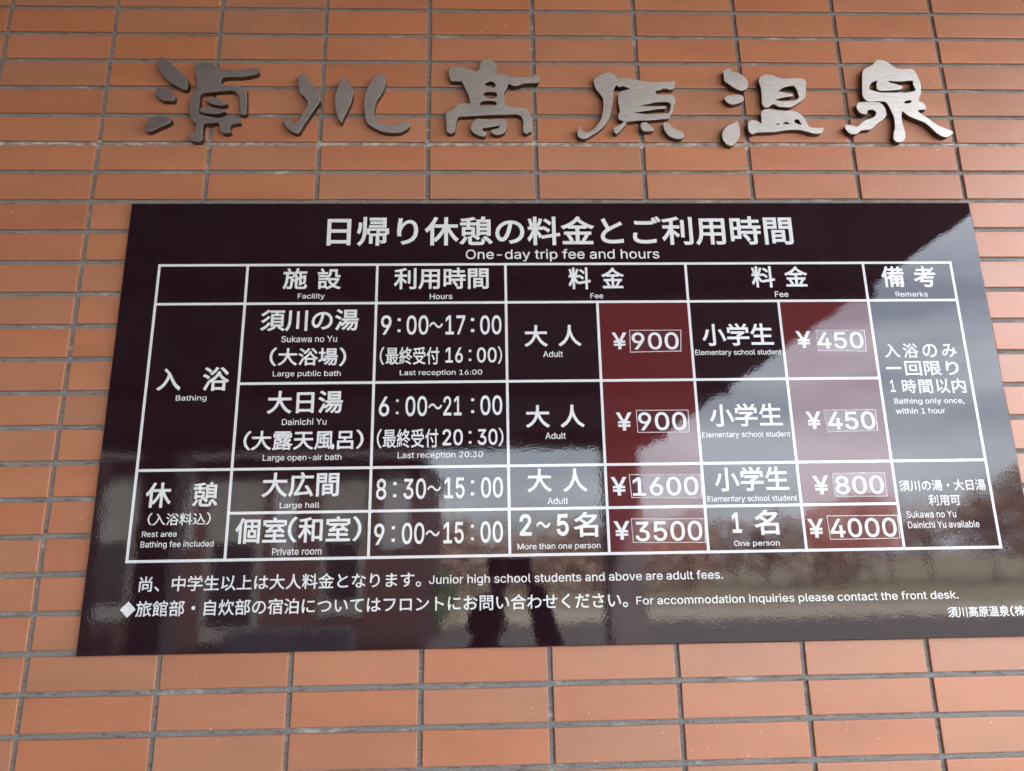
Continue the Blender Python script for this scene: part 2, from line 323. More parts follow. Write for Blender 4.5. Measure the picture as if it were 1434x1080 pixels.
# cut-out characters: strokes, each an outline and its holes
CHARACTERS = {
"swept":[[[[0.3453,2.8267],[0.348,2.835],[0.3537,2.8391],[0.3629,2.8368],[0.3717,2.8293],[0.3841,2.8151],[0.3974,2.8023],[0.4082,2.793],[0.4155,2.7836],[0.4179,2.7708],[0.4171,2.7615],[0.4146,2.7569],[0.4055,2.758],[0.3907,2.7672],[0.3759,2.7764],[0.3626,2.7904],[0.352,2.8055],[0.3468,2.8173]]],[[[0.3482,2.7519],[0.3509,2.7577],[0.3597,2.7594],[0.3718,2.7578],[0.3833,2.7521],[0.3911,2.7429],[0.3927,2.736],[0.3895,2.7291],[0.3786,2.729],[0.3666,2.7301],[0.357,2.737],[0.3503,2.745]]],[[[0.3358,2.663],[0.3371,2.6731],[0.3437,2.6844],[0.3549,2.6901],[0.3685,2.692],[0.3805,2.6898],[0.3898,2.6846],[0.3887,2.6767],[0.3785,2.6699],[0.3655,2.6635],[0.3545,2.6568],[0.3451,2.6529],[0.339,2.6552]]],[[[0.4293,2.8036],[0.4282,2.8154],[0.4325,2.8237],[0.4412,2.8278],[0.4533,2.8279],[0.4659,2.8216],[0.4786,2.8145],[0.491,2.8099],[0.5113,2.8077],[0.5314,2.8078],[0.5495,2.8095],[0.5634,2.8127],[0.5677,2.808],[0.5672,2.8009],[0.5605,2.7962],[0.5486,2.793],[0.5327,2.7901],[0.5127,2.7896],[0.4948,2.7881],[0.4882,2.7829],[0.4878,2.7747],[0.4943,2.7693],[0.5083,2.7685],[0.5344,2.7679],[0.5428,2.7621],[0.5453,2.7552],[0.548,2.7182],[0.5485,2.6976],[0.5437,2.6953],[0.5347,2.6965],[0.5341,2.7044],[0.533,2.7274],[0.5294,2.7412],[0.5216,2.7516],[0.5134,2.755],[0.4856,2.753],[0.462,2.7497],[0.4483,2.7466],[0.4461,2.7385],[0.4465,2.727],[0.4459,2.7132],[0.4466,2.703],[0.4491,2.6977],[0.4588,2.6944],[0.477,2.6894],[0.491,2.6877],[0.5026,2.6902],[0.5163,2.6918],[0.5303,2.6896],[0.5358,2.6817],[0.5373,2.6749],[0.5276,2.6737],[0.5179,2.6707],[0.5156,2.6635],[0.5182,2.6545],[0.5137,2.65],[0.5039,2.65],[0.4964,2.6567],[0.4922,2.6725],[0.49,2.6759],[0.4763,2.6747],[0.4607,2.6724],[0.459,2.6656],[0.4597,2.6499],[0.4603,2.6364],[0.4547,2.6297],[0.441,2.6301],[0.4327,2.6353],[0.4301,2.6419],[0.4334,2.6487],[0.4419,2.6521],[0.4431,2.6611],[0.4427,2.6723],[0.4366,2.678],[0.431,2.6859],[0.427,2.6972],[0.4247,2.7177],[0.4247,2.7338],[0.4295,2.7465],[0.4357,2.7546],[0.4354,2.7686],[0.4352,2.7826],[0.4306,2.7896]]],[[[0.4574,2.734],[0.463,2.7381],[0.4769,2.7382],[0.4912,2.733],[0.5048,2.725],[0.5051,2.7204],[0.4944,2.718],[0.4804,2.7198],[0.4661,2.7248],[0.4588,2.7294]]],[[[0.4479,2.7064],[0.4494,2.7121],[0.463,2.7145],[0.481,2.7122],[0.4971,2.7089],[0.5025,2.7043],[0.494,2.699],[0.4803,2.6967],[0.4644,2.6978],[0.4514,2.7007]]]],
"river":[[[[0.6535,2.7848],[0.6558,2.7949],[0.661,2.7995],[0.6688,2.7962],[0.6793,2.7824],[0.6909,2.7673],[0.6992,2.7523],[0.7043,2.7373],[0.7054,2.7286],[0.7018,2.7224],[0.6919,2.705],[0.6821,2.6865],[0.6724,2.6681],[0.6657,2.6535],[0.6606,2.6498],[0.6498,2.6535],[0.6387,2.6619],[0.6316,2.6729],[0.6279,2.6814],[0.6329,2.6863],[0.6435,2.6876],[0.6451,2.679],[0.6497,2.6729],[0.656,2.6749],[0.662,2.6827],[0.6687,2.6975],[0.6754,2.7123],[0.679,2.7247],[0.673,2.7372],[0.6615,2.7496],[0.6583,2.7621],[0.657,2.7734]]],[[[0.7574,2.7891],[0.7641,2.7854],[0.7678,2.7727],[0.7737,2.7602],[0.7764,2.7476],[0.7738,2.7301],[0.767,2.7102],[0.7591,2.6904],[0.755,2.6757],[0.751,2.6794],[0.7452,2.6904],[0.74,2.7101],[0.7377,2.73],[0.7374,2.7474],[0.7421,2.7625],[0.7469,2.7777],[0.752,2.7866]]],[[[0.8249,2.7959],[0.838,2.799],[0.8447,2.7934],[0.8469,2.7782],[0.8434,2.7605],[0.8352,2.7429],[0.8289,2.7328],[0.8251,2.7154],[0.8235,2.6981],[0.8304,2.6833],[0.8435,2.676],[0.8608,2.6711],[0.8759,2.6724],[0.8887,2.6786],[0.8983,2.6823],[0.9017,2.6712],[0.8955,2.6614],[0.8806,2.6528],[0.8613,2.6516],[0.8419,2.6552],[0.8245,2.6637],[0.8113,2.6734],[0.8055,2.6857],[0.8039,2.7029],[0.8008,2.7178],[0.8017,2.7377],[0.8054,2.7578],[0.8145,2.778]]]],
"roofed":[[[[0.985,2.8049],[0.9859,2.8138],[0.9945,2.8194],[1.0098,2.8173],[1.0289,2.8129],[1.0499,2.8075],[1.0528,2.8153],[1.0558,2.8287],[1.0635,2.8365],[1.0731,2.8388],[1.0837,2.8355],[1.0903,2.8255],[1.092,2.8111],[1.0938,2.8],[1.113,2.8001],[1.1243,2.794],[1.1435,2.7926],[1.1684,2.7927],[1.1762,2.7983],[1.1848,2.7983],[1.1875,2.7928],[1.1863,2.7829],[1.1833,2.7785],[1.168,2.7773],[1.1508,2.7761],[1.1392,2.7712],[1.1278,2.7705],[1.1183,2.7755],[1.1143,2.7649],[1.1085,2.754],[1.1079,2.7366],[1.108,2.7214],[1.1193,2.7182],[1.1382,2.7151],[1.1533,2.714],[1.1625,2.7044],[1.167,2.6937],[1.1672,2.6787],[1.1662,2.6574],[1.1605,2.6542],[1.1557,2.65],[1.1483,2.6542],[1.1476,2.6659],[1.1488,2.6786],[1.1453,2.6915],[1.1341,2.6983],[1.1077,2.6973],[1.0738,2.6966],[1.0418,2.6943],[1.0212,2.6927],[1.008,2.6921],[1.0034,2.6824],[1.001,2.6676],[0.9997,2.6559],[0.9913,2.6506],[0.9829,2.6538],[0.981,2.6654],[0.9809,2.6802],[0.9795,2.6973],[0.9855,2.7059],[0.9967,2.7113],[1.0061,2.7232],[1.0193,2.7254],[1.0325,2.7254],[1.0297,2.7427],[1.0221,2.7623],[1.0146,2.7809],[0.9908,2.7818],[0.987,2.7906]],[[1.0646,2.7734],[1.0707,2.779],[1.0802,2.7812],[1.0869,2.7769],[1.0893,2.7692],[1.0839,2.7659],[1.0744,2.768]],[[1.0606,2.7483],[1.0667,2.7538],[1.0781,2.7549],[1.0895,2.7528],[1.0922,2.7463],[1.0874,2.7387],[1.0779,2.7375],[1.0685,2.7407]],[[1.0529,2.7244],[1.0599,2.7309],[1.0741,2.7325],[1.0873,2.7304],[1.092,2.7235],[1.0872,2.7209],[1.0702,2.7208],[1.057,2.7208]]],[[[1.0342,2.6677],[1.038,2.6804],[1.0474,2.6873],[1.0624,2.6865],[1.0774,2.6848],[1.0925,2.6874],[1.1056,2.6866],[1.1121,2.6796],[1.1129,2.6679],[1.109,2.6552],[1.0995,2.6488],[1.0883,2.6471],[1.0799,2.6519],[1.0768,2.6582],[1.0847,2.6614],[1.0941,2.6646],[1.0975,2.67],[1.0885,2.6689],[1.0773,2.6667],[1.0679,2.6652],[1.0595,2.6639],[1.06,2.6582],[1.0674,2.654],[1.0668,2.6477],[1.0621,2.6434],[1.0528,2.6455],[1.0416,2.6508],[1.0351,2.6581]]]],
"cliff":[[[[1.3075,2.7799],[1.309,2.7908],[1.3188,2.7974],[1.3323,2.803],[1.3421,2.807],[1.3514,2.8031],[1.3587,2.7966],[1.3612,2.7911],[1.3832,2.7923],[1.402,2.7881],[1.4208,2.7838],[1.4396,2.7813],[1.4587,2.7818],[1.4779,2.783],[1.4905,2.7853],[1.4896,2.7733],[1.4861,2.7645],[1.4764,2.7623],[1.4709,2.7645],[1.4614,2.7644],[1.4554,2.7611],[1.4439,2.7596],[1.4473,2.7524],[1.4527,2.7492],[1.4831,2.7489],[1.4868,2.7418],[1.4879,2.7321],[1.483,2.7214],[1.48,2.7064],[1.4747,2.6979],[1.4703,2.6894],[1.4523,2.6872],[1.4259,2.6846],[1.3996,2.6838],[1.3769,2.681],[1.3677,2.6827],[1.3585,2.6869],[1.3582,2.6975],[1.3624,2.706],[1.3605,2.723],[1.3604,2.7402],[1.3619,2.751],[1.3699,2.7579],[1.3882,2.7636],[1.3744,2.7705],[1.3648,2.7683],[1.3584,2.773],[1.3523,2.765],[1.3504,2.7466],[1.3476,2.7294],[1.3439,2.7123],[1.3392,2.6932],[1.3279,2.672],[1.3123,2.6573],[1.297,2.6468],[1.2855,2.6395],[1.2762,2.6388],[1.2681,2.6426],[1.2655,2.6572],[1.2699,2.6666],[1.2746,2.6666],[1.2771,2.6593],[1.2843,2.6555],[1.2956,2.6583],[1.3072,2.6678],[1.3182,2.6846],[1.3237,2.7016],[1.3264,2.7186],[1.3264,2.7379],[1.3204,2.7508],[1.3115,2.7637]],[[1.4075,2.7211],[1.4247,2.7254],[1.4439,2.7298],[1.4704,2.7306],[1.4757,2.7257],[1.4754,2.7149],[1.4714,2.7043],[1.4628,2.7021],[1.4344,2.7009],[1.4156,2.7009],[1.3932,2.7035],[1.4065,2.7057],[1.4275,2.7094],[1.4465,2.7127],[1.4636,2.7138],[1.4668,2.7192],[1.4546,2.7202],[1.4281,2.7201]]],[[[1.3751,2.681],[1.3751,2.6743],[1.3687,2.6679],[1.3607,2.6574],[1.3519,2.6501],[1.3466,2.6553],[1.3471,2.6647],[1.3558,2.6711],[1.3655,2.6763],[1.3685,2.6806]]],[[[1.4062,2.6701],[1.4086,2.6775],[1.4181,2.6803],[1.4235,2.6765],[1.4296,2.6692],[1.4344,2.665],[1.4336,2.6587],[1.4241,2.657],[1.413,2.6576],[1.4077,2.6628]]],[[[1.4573,2.6766],[1.4613,2.6809],[1.4686,2.6777],[1.4772,2.6672],[1.488,2.6609],[1.4971,2.6567],[1.5013,2.6504],[1.4998,2.6431],[1.492,2.6389],[1.479,2.6399],[1.4682,2.6451],[1.4613,2.6535],[1.4573,2.664]]]],
"warm":[[[[1.6024,2.8094],[1.6102,2.8164],[1.6178,2.817],[1.6236,2.8085],[1.6357,2.8074],[1.6462,2.7989],[1.6546,2.7882],[1.6554,2.7775],[1.6525,2.7668],[1.6426,2.7608],[1.6333,2.7614],[1.6209,2.7688],[1.6105,2.7784],[1.6027,2.7847],[1.6018,2.7965]]],[[[1.5977,2.7401],[1.6039,2.7465],[1.6191,2.7497],[1.634,2.7498],[1.642,2.7456],[1.6427,2.7392],[1.6379,2.7318],[1.6243,2.7261],[1.6113,2.7254],[1.6026,2.7317]]],[[[1.6214,2.6848],[1.625,2.6744],[1.6257,2.662],[1.6232,2.6456],[1.6154,2.6312],[1.6054,2.6221],[1.5947,2.6241],[1.5865,2.6353],[1.5849,2.6475],[1.5887,2.6599],[1.5989,2.6712],[1.6124,2.6775]]],[[[1.6809,2.7884],[1.6876,2.7981],[1.6994,2.8031],[1.7124,2.8014],[1.7232,2.7961],[1.7398,2.7925],[1.7587,2.7931],[1.7738,2.7936],[1.7848,2.79],[1.7886,2.7825],[1.7853,2.7654],[1.7824,2.7462],[1.7728,2.7356],[1.7605,2.7271],[1.7466,2.719],[1.7316,2.7186],[1.7186,2.7196],[1.7117,2.7248],[1.7043,2.7254],[1.6961,2.7184],[1.6868,2.7184],[1.6821,2.7268],[1.6829,2.7437],[1.6838,2.7649],[1.6813,2.7777]],[[1.7221,2.7597],[1.7333,2.7683],[1.747,2.7727],[1.7593,2.7738],[1.7647,2.7631],[1.7673,2.7451],[1.7639,2.7398],[1.7522,2.7355],[1.7333,2.7339],[1.7121,2.737],[1.7248,2.7417],[1.7401,2.745],[1.7535,2.7471],[1.756,2.7525],[1.7449,2.7545],[1.7321,2.757]]],[[[1.6767,2.7016],[1.6824,2.711],[1.692,2.7146],[1.7122,2.7122],[1.7306,2.7097],[1.7493,2.7102],[1.7635,2.704],[1.7733,2.6925],[1.7776,2.6811],[1.7818,2.6697],[1.7944,2.667],[1.8092,2.6667],[1.8149,2.6677],[1.8098,2.6563],[1.8019,2.6526],[1.7872,2.6532],[1.7747,2.6573],[1.7585,2.6614],[1.74,2.6613],[1.7251,2.6602],[1.7044,2.6565],[1.6822,2.6556],[1.6637,2.6549],[1.6531,2.6508],[1.6463,2.6559],[1.644,2.6662],[1.6461,2.6786],[1.6537,2.6849],[1.663,2.6853],[1.6709,2.6808],[1.6751,2.6766],[1.6768,2.6891]],[[1.7083,2.6757],[1.7122,2.6778],[1.7157,2.6757],[1.7118,2.6741]],[[1.7234,2.6778],[1.7303,2.6816],[1.7374,2.6789],[1.739,2.6764],[1.7306,2.6758]],[[1.7499,2.6831],[1.7532,2.6877],[1.7597,2.6877],[1.7634,2.679],[1.7646,2.6738],[1.7584,2.6759],[1.7522,2.6785]]]],
"spring":[[[[1.9191,2.8027],[1.9232,2.8144],[1.9326,2.8227],[1.9458,2.8287],[1.9532,2.8369],[1.9602,2.8424],[1.9726,2.8425],[1.9822,2.8371],[1.9913,2.8289],[2.0024,2.8201],[2.0208,2.8185],[2.0355,2.8198],[2.0426,2.8128],[2.047,2.8011],[2.0499,2.7871],[2.0504,2.7731],[2.0469,2.7546],[2.0409,2.7431],[2.0405,2.7339],[2.0484,2.7321],[2.053,2.7225],[2.0519,2.7133],[2.0414,2.7138],[2.033,2.7121],[2.0362,2.7065],[2.047,2.6974],[2.0594,2.6861],[2.0717,2.6749],[2.0867,2.6671],[2.0999,2.6615],[2.1055,2.6559],[2.0978,2.6491],[2.0869,2.644],[2.0754,2.648],[2.0647,2.6569],[2.0548,2.6703],[2.0424,2.6816],[2.0254,2.6894],[2.0104,2.6973],[2.0024,2.7052],[1.9976,2.7097],[1.9945,2.6995],[1.9931,2.6837],[1.9947,2.6679],[1.9961,2.6545],[1.9936,2.6411],[1.9843,2.6322],[1.9742,2.6321],[1.9676,2.6388],[1.9692,2.6522],[1.9742,2.6656],[1.9763,2.6836],[1.9759,2.6972],[1.9718,2.7108],[1.9677,2.7244],[1.9619,2.7335],[1.9447,2.7346],[1.9243,2.7341],[1.916,2.7402],[1.9125,2.7517],[1.9156,2.7771]],[[1.9524,2.7877],[1.946,2.7865],[1.9372,2.7818],[1.9313,2.7725],[1.9318,2.7656],[1.9424,2.761],[1.9582,2.7572],[1.9869,2.7573],[2.0155,2.7575],[2.0358,2.7626],[2.0359,2.7696],[2.033,2.7777],[2.0343,2.7882],[2.0244,2.7881],[2.0076,2.7864],[1.9912,2.7868],[1.977,2.7879],[1.9804,2.7832],[1.9962,2.7787],[2.0087,2.7729],[2.0025,2.7659],[1.9878,2.7636],[1.9712,2.7623],[1.9528,2.7622],[1.9483,2.7668],[1.9478,2.7773]],[[2.0051,2.7319],[2.0102,2.736],[2.0207,2.7379],[2.0231,2.7338],[2.0175,2.7303],[2.0072,2.7296]]],[[[1.8952,2.7219],[1.9005,2.731],[1.914,2.7329],[1.9343,2.7327],[1.9484,2.7317],[1.9574,2.7232],[1.9606,2.7107],[1.9586,2.6971],[1.9502,2.688],[1.939,2.6801],[1.9274,2.67],[1.9184,2.6632],[1.898,2.6609],[1.8867,2.652],[1.8746,2.6513],[1.8673,2.6564],[1.8617,2.6675],[1.8656,2.6743],[1.8776,2.6739],[1.8892,2.6699],[1.8983,2.6777],[1.9116,2.6868],[1.9265,2.692],[1.9356,2.6993],[1.9378,2.7072],[1.9315,2.7129],[1.9192,2.7117],[1.917,2.7038],[1.9096,2.7015],[1.9001,2.706],[1.8953,2.715]]]],
}


# ------------------------------------------------------------------ ground
def sheet(name, x0, x1, y0, y1, z, mat):
    b = MB(); b.quad((x0, y0, z), (x1, y0, z), (x1, y1, z), (x0, y1, z))
    return tag(b.build(name, mat), kind='structure')
sheet('ground', -400, 400, -600, 60, -0.02, M_GRASS)
sheet('road', -60, 60, -19.5, -10.2, 0.0, M_ASPHALT)
b = MB(); b.box(-7.5, 12, -10.0, -0.05, -0.3, 0.12); tag(b.build('pavement', M_CONC), kind='structure')
b = MB(); b.box(0.2, 60, -23.0, -19.6, -0.3, 0.10); tag(b.build('path', M_PAVE), kind='structure')

# ------------------------------------------------------------------ tiled wall
TW, TH, TD = PX - 0.0098, PZ - 0.0098, 0.0048
SX0, SX1, SZ0, SZ1 = 0.3250, 2.1150, 1.5953, 2.4871  # the sign board
wall = tag(empty('tiled_wall', (1.0, 0.0, 0.0)), 'outside wall of long orange terracotta tiles in straight grey joints behind the sign', 'wall')
b = MB(); b.box(-7.0, 9.5, 0.0, 0.4, 0.0, 3.33); b.build('mortar_bed', M_GROUT, wall)
def tile_mesh(seed):
    rnd = random.Random(seed); bm = bmesh.new()
    hw, hh, r = TW / 2, TH / 2, 0.0014
    j = lambda s: rnd.uniform(-s, s)
    def ring(inset, y):
        pts = []
        for sx, sz in ((-1, -1), (1, -1), (1, 1), (-1, 1)):
            pts.append(bm.verts.new((sx * (hw - inset) + jit[len(pts)][0], y, sz * (hh - inset) + jit[len(pts)][1])))
        return pts
    jit = [(j(0.0005), j(0.0005)) for _ in range(4)]
    rs = [ring(0, 0.0005), ring(0, -TD + r), ring(r * 0.3, -TD + r * 0.3), ring(r, -TD)]
    for a, c in zip(rs, rs[1:]):
        for i in range(4): bm.faces.new((a[i], a[(i + 1) % 4], c[(i + 1) % 4], c[i]))
    bm.faces.new(rs[-1])
    me = bpy.data.meshes.new('tile'); bm.to_mesh(me); bm.free(); me.materials.append(M_TILE); return me
TILES = [tile_mesh(i) for i in range(8)]
inv = cam.matrix_world.inverted()
def in_view(x, z):
    c = inv @ Vector((x, 0, z)); px = -c.x / c.z * 989.03 / 717; py = -c.y / c.z * 989.03 / 540
    return abs(px) < 1.0 and abs(py) < 1.0
rest = MB(); nt_ = 0
for i in range(-4, 45):
    for j in range(-30, 41):
        cx, cz = PX * (j + 0.5), ZTOP - PZ * (i + 0.5)
        if cz + PZ / 2 > 3.33 or cz - PZ / 2 < 0.12 or cx < -6.9 or cx > 9.4: continue
        hidden = cx - TW / 2 > SX0 + 0.01 and cx + TW / 2 < SX1 - 0.03 and cz - TH / 2 > SZ0 + 0.01 and cz + TH / 2 < SZ1 - 0.01
        seen = any(in_view(cx + a * TW / 2, cz + c * TH / 2) for a in (-1, -0.5, 0, 0.5, 1) for c in (-1, 1))
        me = TILES[random.randrange(8)]
        jx, jy, jz = random.uniform(-.0004, .0004), random.uniform(-.0004, .0003), random.uniform(-.0004, .0004)
        if seen and not hidden:
            o = bpy.data.objects.new('tile', me); col.objects.link(o); o.parent = wall; o.matrix_parent_inverse = Matrix.Translation(-wall.location)
            o.location = (cx + jx, jy, cz + jz)
            o.rotation_euler = (random.uniform(-.006, .006), random.uniform(-.0012, .0012), random.uniform(-.003, .003)); nt_ += 1
        else:
            n0 = len(rest.v); rest.v += [(v.co.x + cx + jx, v.co.y + jy, v.co.z + cz + jz) for v in me.vertices]
            rest.f += [tuple(n0 + k for k in p.vertices) for p in me.polygons]
o = rest.build('tile', M_TILE, wall); o['kind'] = 'stuff'
print('single tiles', nt_)

# ------------------------------------------------------------------ canopy over the entrance
CX1, CY1, CZ = 3.43, -9.08, 3.35
can = tag(empty('entrance_canopy', (1.0, -4.5, 0.12)), 'dark flat entrance canopy on square pillars mirrored in the top of the sign', 'canopy')
MB().box(-7.0, CX1, CY1, 0.0, CZ, CZ + 0.12).build('soffit', M_SOFFIT, can)
MB().box(-7.02, CX1 + 0.02, CY1 - 0.02, -0.001, CZ + 0.121, CZ + 0.60).build('roof', M_FASCIA, can)
for x in (2.68, 2.68 - 6.4):
    MB().box(x, x + 0.48, CY1 + 0.10, CY1 + 0.58, 0.121, CZ - 0.002).build('pillar', M_PILLAR, can, 0.012)
for k in range(1, 4):
    MB().box(-6.9, CX1 - 0.05, -2.6 * k - 0.06, -2.6 * k + 0.06, CZ - 0.10, CZ - 0.001).build('beam', M_SOFFIT, can)
up = tag(empty('upper_storey', (1.0, 0.2, 3.35)), 'plain grey upper storey of the building above the tiled wall', 'building')
MB().box(-7.0, 9.5, 0.01, 0.42, 3.331, 8.0).build('wall', M_GREYW, up)

blocker = tag(empty('left_light_blocker', (-6.0, -4.5, 0)), 'unseen brown wall added on the left to block light from that side', 'building')  # unseen wall, added to cut the light from the left
MB().box(-5.6, -5.0, CY1 - 1.0, -0.002, -0.02, CZ - 0.003).build('wall', M_WOOD, blocker)

# ------------------------------------------------------------------ the sign board
YF = -0.0125                                        # front face of the board
sign = tag(empty('price_board', ((SX0 + SX1) / 2, 0, SZ0)), 'glossy dark plum board with white price table fixed to the orange tiles', 'sign')
MB().box(SX0, SX1, YF, -TD - 0.0004, SZ0, SZ1).build('board', M_PANEL, sign, 0.0012, 3)
def slab(x0, x1, z0, z1, yf, t, name, mat, parent):
    return MB().box(x0, x1, yf, yf + t, z0, z1).build(name, mat, parent)
HL = [2.3474, 2.2631, 2.0960, 1.9270, 1.8442, 1.7585]
VL = [0.3966, 0.5754, 0.8403, 1.1050, 1.2931, 1.4822, 1.6708, 1.8606, 2.0499]
LW = 0.0053 / 2
for (a, c) in ((4, 5), (6, 7)):
    for i in range(1, 5):
        slab(VL[a], VL[c], HL[i + 1], HL[i], YF - 0.0001, 0.00008, 'red_cell', M_RED, sign)
for i, (a, c) in enumerate(((0, 8), (0, 8), (1, 7), (0, 8), (1, 7), (0, 8))):
    slab(VL[a] - LW, VL[c] + LW, HL[i] - LW, HL[i] + LW, YF - 0.00030, 0.00012, 'rule_line', M_WHITE, sign)
for j in range(9):
    top = HL[1] if j in (4, 6) else HL[0]
    slab(VL[j] - LW, VL[j] + LW, HL[5] - LW * 0.9, top + LW * 0.9, YF - 0.00022, 0.00008, 'rule_line', M_WHITE, sign)

latin = None
try:
    latin = bpy.data.fonts.load(os.path.join(bpy.utils.resource_path('LOCAL'), 'datafiles', 'fonts', 'Inter.woff2'))
except Exception: pass
_cache = {}
def glyphs(txt, weight, is_latin):
    key = (txt, weight, is_latin)
    if key in _cache: return _cache[key]
    cu = bpy.data.curves.new('lettering', 'FONT'); cu.body = txt; cu.resolution_u = 4
    if is_latin and latin: cu.font = latin
    cu.bevel_depth = weight; cu.bevel_resolution = 0; cu.extrude = 0.0005
    ob = bpy.data.objects.new('lettering', cu); col.objects.link(ob)
    def grab(o_):
        dg = bpy.context.evaluated_depsgraph_get(); ev = o_.evaluated_get(dg); me = ev.to_mesh()
        r_ = [tuple(v.co) for v in me.vertices], [tuple(p.vertices) for p in me.polygons]
        ev.to_mesh_clear(); return r_
    if not is_latin: vs, fs = grab(ob)
    else:
        # contours of one letter may overlap: fill every outer contour, with its own holes, by itself
        dg = bpy.context.evaluated_depsgraph_get(); cc = ob.to_curve(dg)
        spl = []
        for s in cc.splines:
            if s.type == 'BEZIER': spl.append([(tuple(q.handle_left), tuple(q.co), tuple(q.handle_right)) for q in s.bezier_points])
        ob.to_curve_clear()
        def area(s): return sum(s[i][1][0] * s[(i + 1) % len(s)][1][1] - s[(i + 1) % len(s)][1][0] * s[i][1][1] for i in range(len(s))) / 2
        def inside(p, s):
            r_ = False
            for i in range(len(s)):
                (x1, y1, _), (x2, y2, _) = s[i][1], s[(i + 1) % len(s)][1]
                if (y1 > p[1]) != (y2 > p[1]) and p[0] < (x2 - x1) * (p[1] - y1) / (y2 - y1) + x1: r_ = not r_
            return r_
        big = max(spl, key=lambda s: abs(area(s))); sg_ = math.copysign(1, area(big))
        outs = [s for s in spl if area(s) * sg_ > 0]; holes = [s for s in spl if area(s) * sg_ <= 0]
        vs, fs = [], []
        for k_, o_s in enumerate(outs):
            c2 = bpy.data.curves.new('c', 'CURVE'); c2.dimensions = '2D'; c2.fill_mode = 'NONE'; c2.resolution_u = 4
            c2.bevel_depth = weight; c2.bevel_resolution = 0; c2.extrude = 0.0005
            loops = []
            for s in [o_s] + [h for h in holes if inside(h[0][1], o_s)]:
                lp = []
                for i in range(len(s)):
                    b0, b1, b2, b3 = (Vector(q_) for q_ in (s[i][1], s[i][2], s[(i + 1) % len(s)][0], s[(i + 1) % len(s)][1]))
                    straight = abs((b1 - b0).cross(b3 - b0).z) < 1e-6 and abs((b2 - b0).cross(b3 - b0).z) < 1e-6
                    for u_ in ((0,) if straight else (0, .25, .5, .75)):
                        lp.append(b0 * (1 - u_) ** 3 + b1 * 3 * u_ * (1 - u_) ** 2 + b2 * 3 * u_ * u_ * (1 - u_) + b3 * u_ ** 3)
                loops.append([Vector((q_.x, q_.y, 0)) for k3, q_ in enumerate(lp) if (q_ - lp[k3 - 1]).length > 1e-5])
                sp = c2.splines.new('BEZIER'); sp.bezier_points.add(len(s) - 1); sp.use_cyclic_u = True
                for q, (hl, c0, hr) in zip(sp.bezier_points, s):
                    q.handle_left_type = q.handle_right_type = 'FREE'; q.co = c0; q.handle_left = hl; q.handle_right = hr
            o2 = bpy.data.objects.new('c', c2); col.objects.link(o2); v2, f2 = grab(o2); bpy.data.objects.remove(o2); bpy.data.curves.remove(c2)
            n_ = len(v2); v2 = v2 + [(q_.x, q_.y, 0.0005 + weight) for lp in loops for q_ in lp]
            P2 = [q_.to_2d() for lp in loops for q_ in lp]; E2 = []; k4 = 0
            for lp in loops:
                E2 += [(k4 + i, k4 + (i + 1) % len(lp)) for i in range(len(lp))]; k4 += len(lp)
            rv = delaunay_2d_cdt(P2, E2, [], 0, 1e-7)
            def odd(p, lp):
                r_ = False
                for i in range(len(lp)):
                    q1, q2 = lp[i - 1], lp[i]
                    if (q1.y > p.y) != (q2.y > p.y) and p.x < (q2.x - q1.x) * (p.y - q1.y) / (q2.y - q1.y) + q1.x: r_ = not r_
                return r_
            def keep(tri):
                c_ = (rv[0][tri[0]] + rv[0][tri[1]] + rv[0][tri[2]]) / 3
                return odd(c_, loops[0]) and not any(odd(c_, h) for h in loops[1:])
            v2 = v2[:n_] + [(q_.x, q_.y, 0.0005 + weight) for q_ in rv[0]]
            f2 = f2 + [tuple(n_ + i for i in tri) for tri in rv[2] if keep(tri)]
            n_ = len(vs); dz = 0.006 * (k_ % 3)
            vs += [(v[0], v[1], v[2] + (dz if v[2] > 0 else 0)) for v in v2]; fs += [tuple(n_ + i for i in f) for f in f2]
    bpy.data.objects.remove(ob); bpy.data.curves.remove(cu)
    # keep only what faces the reader
    zt = 1e-6
    fs = [f for f in fs if sum(vs[k][2] for k in f) / len(f) > zt]
    used = sorted({k for f in fs for k in f}); mp_ = {k: i for i, k in enumerate(used)}
    vs = [vs[k] for k in used]; fs = [tuple(mp_[k] for k in f) for f in fs]
    xs = [v[0] for v in vs]; ys = [v[1] for v in vs]
    _cache[key] = (vs, fs, min(xs), max(xs), min(ys), max(ys)); return _cache[key]
WEIGHTS = {'h': 0.019, 'm': 0.012, 'l': 0.006, 'n': 0.012, 'd': 0.010}
def write(mb, txt, x0, x1, z0, z1, w, yf):
    if txt == ':':
        xm = (x0 + x1) / 2; h = (x1 - x0) * 0.95; hw = (x1 - x0) / 2
        for za in (z0, z1 - h): mb.quad((xm - hw, yf, za), (xm + hw, yf, za), (xm + hw, yf, za + h), (xm - hw, yf, za + h))
        return
    if txt == '◆':
        xm, zm = (x0 + x1) / 2, (z0 + z1) / 2
        mb.quad((x0, yf, zm), (xm, yf, z0), (x1, yf, zm), (xm, yf, z1)); return
    is_l = all(ord(c) < 256 for c in txt)
    vs, fs, a, c, d, e = glyphs(txt, WEIGHTS.get(w, 0.012), is_l)
    n = len(mb.v)
    mb.v += [(x0 + (v[0] - a) / (c - a) * (x1 - x0), yf - v[2] * 0.004, z0 + (v[1] - d) / (e - d) * (z1 - z0)) for v in vs]
    mb.f += [tuple(n + k for k in f) for f in fs]
